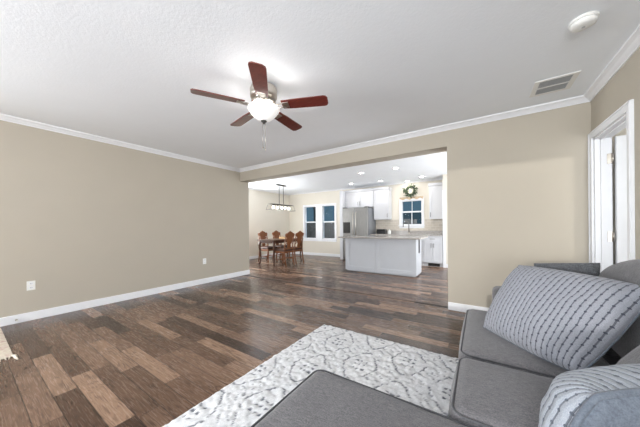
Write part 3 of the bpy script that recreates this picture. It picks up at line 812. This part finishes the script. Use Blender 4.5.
# island
IX0, IX1, IY0, IY1, IZ = -2.965, -1.21, 5.66, 6.28, .862
isl = thing('kitchen_island', 'pale grey panelled kitchen island base under a granite worktop', 'kitchen island', ((IX0+IX1)/2,(IY0+IY1)/2,0))
ox, oy = (IX0+IX1)/2, (IY0+IY1)/2
lx0, lx1, ly0, ly1 = IX0-ox, IX1-ox, IY0-oy, IY1-oy
boxes('body', 'island', [(lx0,lx1,ly0+.02,ly1,.03,IZ),(lx0+.03,lx1-.03,ly0+.05,ly1-.03,0,.03)], isl)
mid = -.05*1.0 + (lx0+lx1)/2
for a, b in ((lx0, mid), (mid, lx1)):
    boxes('front_panel', 'island', [(x0,x1,y0,y1,z0,z1) for x0,x1,y0,y1,z0,z1 in shaker(a+.002,b-.002,.03,IZ,ly0,.10)], isl)
boxes('end_panel', 'island', [(lx1,lx1+.012,ly0,ly1-.10,.03,IZ)], isl)
q = B(); q.box(lx1+.012,lx1+.022,5.91-oy,6.02-oy,.52,.85, bev=.003); dk = q.done('end_strip', 'dark', isl); dk['label'] = 'narrow black strip on the island end'
it = boxes('island_worktop', 'granite', [(-3.04,-1.06,5.40,6.34,IZ,.897)], bev=.006)
tag(it, 'speckled grey granite worktop lying on the kitchen island', 'worktop')

# back run base cabinets
YC = 7.38
def base_cab(x0, x1, label, doors=2):
    c = thing('base_cabinet', label, 'cabinet', ((x0+x1)/2,YC,0)); w = (x1-x0)/2
    boxes('body', 'cab', [(-w,w,.02,.60,.10,.862),(-w,w,.07,.60,0,.10)], c)
    dr = boxes('drawer', 'cab', shaker(-w+.006,w-.006,.70,.855,0,.035), c); pull(dr, 0, 0, .78, .13, False)
    for s in (-1,1):
        a, b = (-w+.006,-.003) if s < 0 else (.003,w-.006)
        d = boxes('door', 'cab', shaker(a,b,.115,.692,0), c); pull(d, s*.035, 0, .60, .13)
    return c
base_cab(-1.375, -.875, 'white base cabinet with drawer and two doors right of the island')
base_cab(-2.26, -1.38, 'white sink base cabinet under the kitchen window behind the island')
base_cab(-2.93, -2.265, 'white base cabinet beside the refrigerator behind the island')
kt = boxes('kitchen_worktop', 'granite', [(-2.94,-.865,7.34,7.985,.862,.90)], bev=.004)
tag(kt, 'long grey granite worktop along the kitchen back wall', 'worktop')
q = B()
for b in ((-3.95,W3[0]-.09,1.0,1.36),(W3[1]+.09,-.86,1.0,1.36),(W3[0]-.09,W3[1]+.09,1.0,W3[2]-.1)): q.box(b[0],b[1],7.99,8.0,b[2],b[3])
struct(q.done('trim_9', 'tile'))
sbox('trim_10', 'granite', -2.94, -.865, 7.965, 7.99, .90, 1.0)
tv = thing('toe_kick_vent', 'dark slotted heating vent in the toe kick under the white base cabinet', 'vent', (-1.10,7.45,.05))
boxes('frame', 'iron', [(-.15,.15,-.012,0,-.04,.04)], tv)
q = B()
for k in range(7): q.box(-.135+.04*k,-.11+.04*k,-.016,-.012,-.03,.03)
q.done('slats', 'dark', tv)

# wall cabinets
def wall_cab(x0, x1, y, z0, z1, label, doors, hand):
    c = thing('wall_cabinet', label, 'cabinet', ((x0+x1)/2,y,z0)); w = (x1-x0)/2; h = z1-z0; dp = 7.99-y
    boxes('body', 'cab', [(-w,w,.02,dp,0,h)], c)
    n = doors
    for k in range(n):
        a = -w+.004+(2*w-.004)*k/n; b = -w+(2*w-.004)*(k+1)/n
        d = boxes('door', 'cab', shaker(a,b,.006,h-.03,0), c)
        hx_ = (b-.035 if k == 0 else a+.035) if n == 2 else (b-.035 if hand > 0 else a+.035)
        pull(d, hx_, 0, .13, .13)
    q = B(); prof = [(0,0),(-.03,.03),(-.05,.075),(-.05,.09),(.03,.09),(.03,0)]
    q.prism([Vector((-w-.02,a,h-.03+b)) for a, b in prof], (2*w+.04,0,0)); q.box(w,w+.02,0,dp,h-.03,h+.06); q.box(-w-.02,-w,0,dp,h-.03,h+.06)
    q.done('crown_moulding', 'cab', c)
    return c
wall_cab(-3.985, -2.965, 7.67, 1.80, 2.35, 'white two-door wall cabinet above the refrigerator', 2, 0)
wall_cab(-2.955, -2.45, 7.67, 1.365, 2.35, 'tall white single-door wall cabinet right of the refrigerator', 1, 1)
wall_cab(-1.25, -.875, 7.67, 1.345, 2.32, 'narrow white wall cabinet right of the kitchen window', 1, -1)
pn = boxes('fridge_side_panel', 'cab', [(-4.107,-3.995,7.44,7.99,0,2.39)], bev=.004); tag(pn, 'tall narrow white end panel standing left of the refrigerator', 'panel')

# fridge
fg = thing('refrigerator', 'stainless steel refrigerator with water dispenser beside the tall white panel', 'refrigerator', (-3.44,7.25,0))
boxes('body', 'fridge_side', [(-.45,.45,.08,.70,.03,1.76)], fg, bev=.006)
dL = boxes('door', 'fridge', [(-.452,-.003,0,.075,.72,1.76)], fg, bev=.012)
dR = boxes('door', 'fridge', [(.003,.452,0,.075,.72,1.76)], fg, bev=.012)
dF = boxes('freezer_drawer', 'fridge', [(-.452,.452,0,.075,.06,.71)], fg, bev=.012)
for d, xx in ((dL,-.05),(dR,.05)):
    q = B(); q.tube([(xx,0,.86),(xx,-.05,.90),(xx,-.05,1.58),(xx,0,1.62)], .012, 8); q.done('handle', 'steel', d)
q = B(); q.tube([(-.36,0,.62),(-.32,-.05,.62),(.32,-.05,.62),(.36,0,.62)], .012, 8); q.done('handle', 'steel', dF)
q = B(); q.box(-.43,-.17,-.006,.0,.93,1.29, bev=.002); q.box(-.40,-.22,-.03,-.006,.93,.95); q.box(-.40,-.22,-.02,-.006,1.17,1.25); dp = q.done('water_dispenser', 'dark', dL); dp['label'] = 'black water dispenser'
for s in (-1,1): boxes('hinge_cover', 'dark', [(s*.39-.06,s*.39+.06,.02,.14,1.76,1.785)], fg)

# faucet
fc = thing('kitchen_faucet', 'tall brushed nickel gooseneck faucet under the kitchen window', 'faucet', (-1.84,7.72,.90))
q = B(); q.lathe([(.03,0),(.03,.01),(.02,.03),(.018,.06)]); q.done('faucet_base', 'steel', fc)
q = B(); q.tube([(0,0,.04),(0,0,.30)]+[(-.085+.085*math.cos(a),-.0,.30+.085*math.sin(a)) for a in [PI*k/10 for k in range(1,11)]]+[(-.17,0,.25),(-.17,0,.22)], .013, 10); q.done('spout', 'pull', fc)
q = B(); q.tube([(.015,0,.06),(.06,0,.09),(.085,0,.12)], .007, 8); q.done('lever', 'steel', fc)
# small things on the back counter
ap = thing('countertop_appliance', 'low black appliance on the back counter right of the refrigerator', 'appliance', (-2.68,7.66,.90))
q = B(); q.box(-.15,.15,-.10,.10,.012,.12, bev=.025, seg=3); q.done('body', 'dark', ap)
q = B(); q.box(-.14,.14,-.095,.095,.122,.15, bev=.012); q.tube([(-.06,-.10,.135),(-.05,-.13,.14),(.05,-.13,.14),(.06,-.10,.135)], .008, 7); q.done('lid', 'dark', ap)
for sx in (-1,1):
    for sy in (-1,1):
        q = B(); q.lathe([(.012,0),(.012,.014)], (sx*.12,sy*.075,0), 10); q.done('foot', 'dark', ap)
cn = thing('canister', 'small white canister on the counter right of the black appliance', 'canister', (-2.42,7.64,.90))
q = B(); q.lathe([(.045,0),(.05,.01),(.05,.09),(.044,.10)]); q.done('jar', 'plastic', cn)
q = B(); q.lathe([(.048,.10),(.048,.115),(.012,.118),(.014,.135),(.006,.14)]); q.done('lid', 'plastic', cn)

# wreath on the kitchen window head
wr = thing('wreath', 'green leaf wreath with cream roses hanging above the kitchen window', 'wreath', (-1.832,7.955,2.255))
q = B(); q.tube([(.125*math.cos(a),0,.125*math.sin(a)) for a in [2*PI*k/28 for k in range(28)]], .022, 8, closed=True); q.done('vine_ring', 'bark', wr)
q = B()
for k in range(190):
    a = random.uniform(0,2*PI); r = random.gauss(.130,.034); c = Vector((r*math.cos(a), random.uniform(-.045,.02), r*math.sin(a)))
    d = Vector((math.cos(a+random.uniform(-1.3,1.3)), random.uniform(-.5,.1), math.sin(a+random.uniform(-1.3,1.3)))).normalized()
    l = random.uniform(.04,.075); s = d.cross(Vector((random.uniform(-.4,.4),1,random.uniform(-.4,.4)))).normalized()*l*.26
    m1 = c+d*l*.5+Vector((0,-.008,0))
    vs = [q.bm.verts.new(p) for p in (c, m1+s, c+d*l, m1-s)]; q.bm.faces.new(vs)
fo = q.done('foliage', 'leaf', wr); fo['kind'] = 'stuff'
for k, (px, pz, rr) in enumerate([(0,-.01,.05),(-.065,.03,.042),(.06,.035,.042),(-.05,-.06,.04),(.055,-.055,.042),(0,.065,.04),(0,-.10,.036)]):
    q = B(); q.ball((px*.72,-.03,pz*.72), rr*.72, sub=2, sc=(1,.7,1))
    for v in q.bm.verts: v.co *= 1+.10*mnoise.noise(v.co*60)
    q.done('rose', 'rose', wr)
vl = thing('window_valance', 'tan burlap ribbon swag across the kitchen window head under the wreath', 'valance', ((W3[0]+W3[1])/2,7.97,2.05))
q = B(); n = 24; up, dn = [], []
for k in range(n+1):
    x = -.36+.72*k/n; f = -.012*math.sin(k*1.9)
    up.append(Vector((x,f,.02))); dn.append(Vector((x,f-.01,-.05+.02*math.cos(k*.9))))
for k in range(n):
    q.prism([up[k],up[k+1],dn[k+1],dn[k]], (0,.006,0))
bmesh.ops.remove_doubles(q.bm, verts=q.bm.verts[:], dist=1e-5)
q.done('ribbon', 'burlap', vl)

# recessed ceiling lights
def can(x, y, label, first=[None]):
    if first[0] is None:
        t = empty('recessed_light')
        q = B(); q.lathe([(.058,-.002),(.062,-.008),(.082,-.008),(.088,-.002),(.088,0)], capb=False, capt=False); q.done('trim_ring', 'trim', t)
        q = B(); q.lathe([(.060,0),(.060,-.004)]); q.done('diffuser', 'led', t)
        first[0] = t
    else: t = dup(first[0])
    t.location = (x,y,ZK); tag(t, label, 'ceiling light', 'recessed ceiling lights in the kitchen')
    l = bpy.data.lights.new('recessed_lamp', 'AREA'); l.shape = 'DISK'; l.size = .11; l.energy = 2.2; l.color = (1,.95,.88)
    o = bpy.data.objects.new('recessed_lamp', l); COL.objects.link(o); o.location = (x,y,ZK-.012)
can(-2.59,5.87,'left one of the two recessed ceiling lights nearest the header, above the island')
can(-1.69,5.87,'right one of the two recessed ceiling lights nearest the header, above the island')
can(-3.53,7.19,'recessed ceiling light in front of the refrigerator, leftmost of the kitchen lights')
can(-2.56,7.27,'recessed ceiling light in front of the tall wall cabinet')
can(-1.39,7.33,'recessed ceiling light in front of the right wall cabinet, rightmost of all')
can(-1.89,7.78,'recessed ceiling light closest to the wreath above the kitchen window')
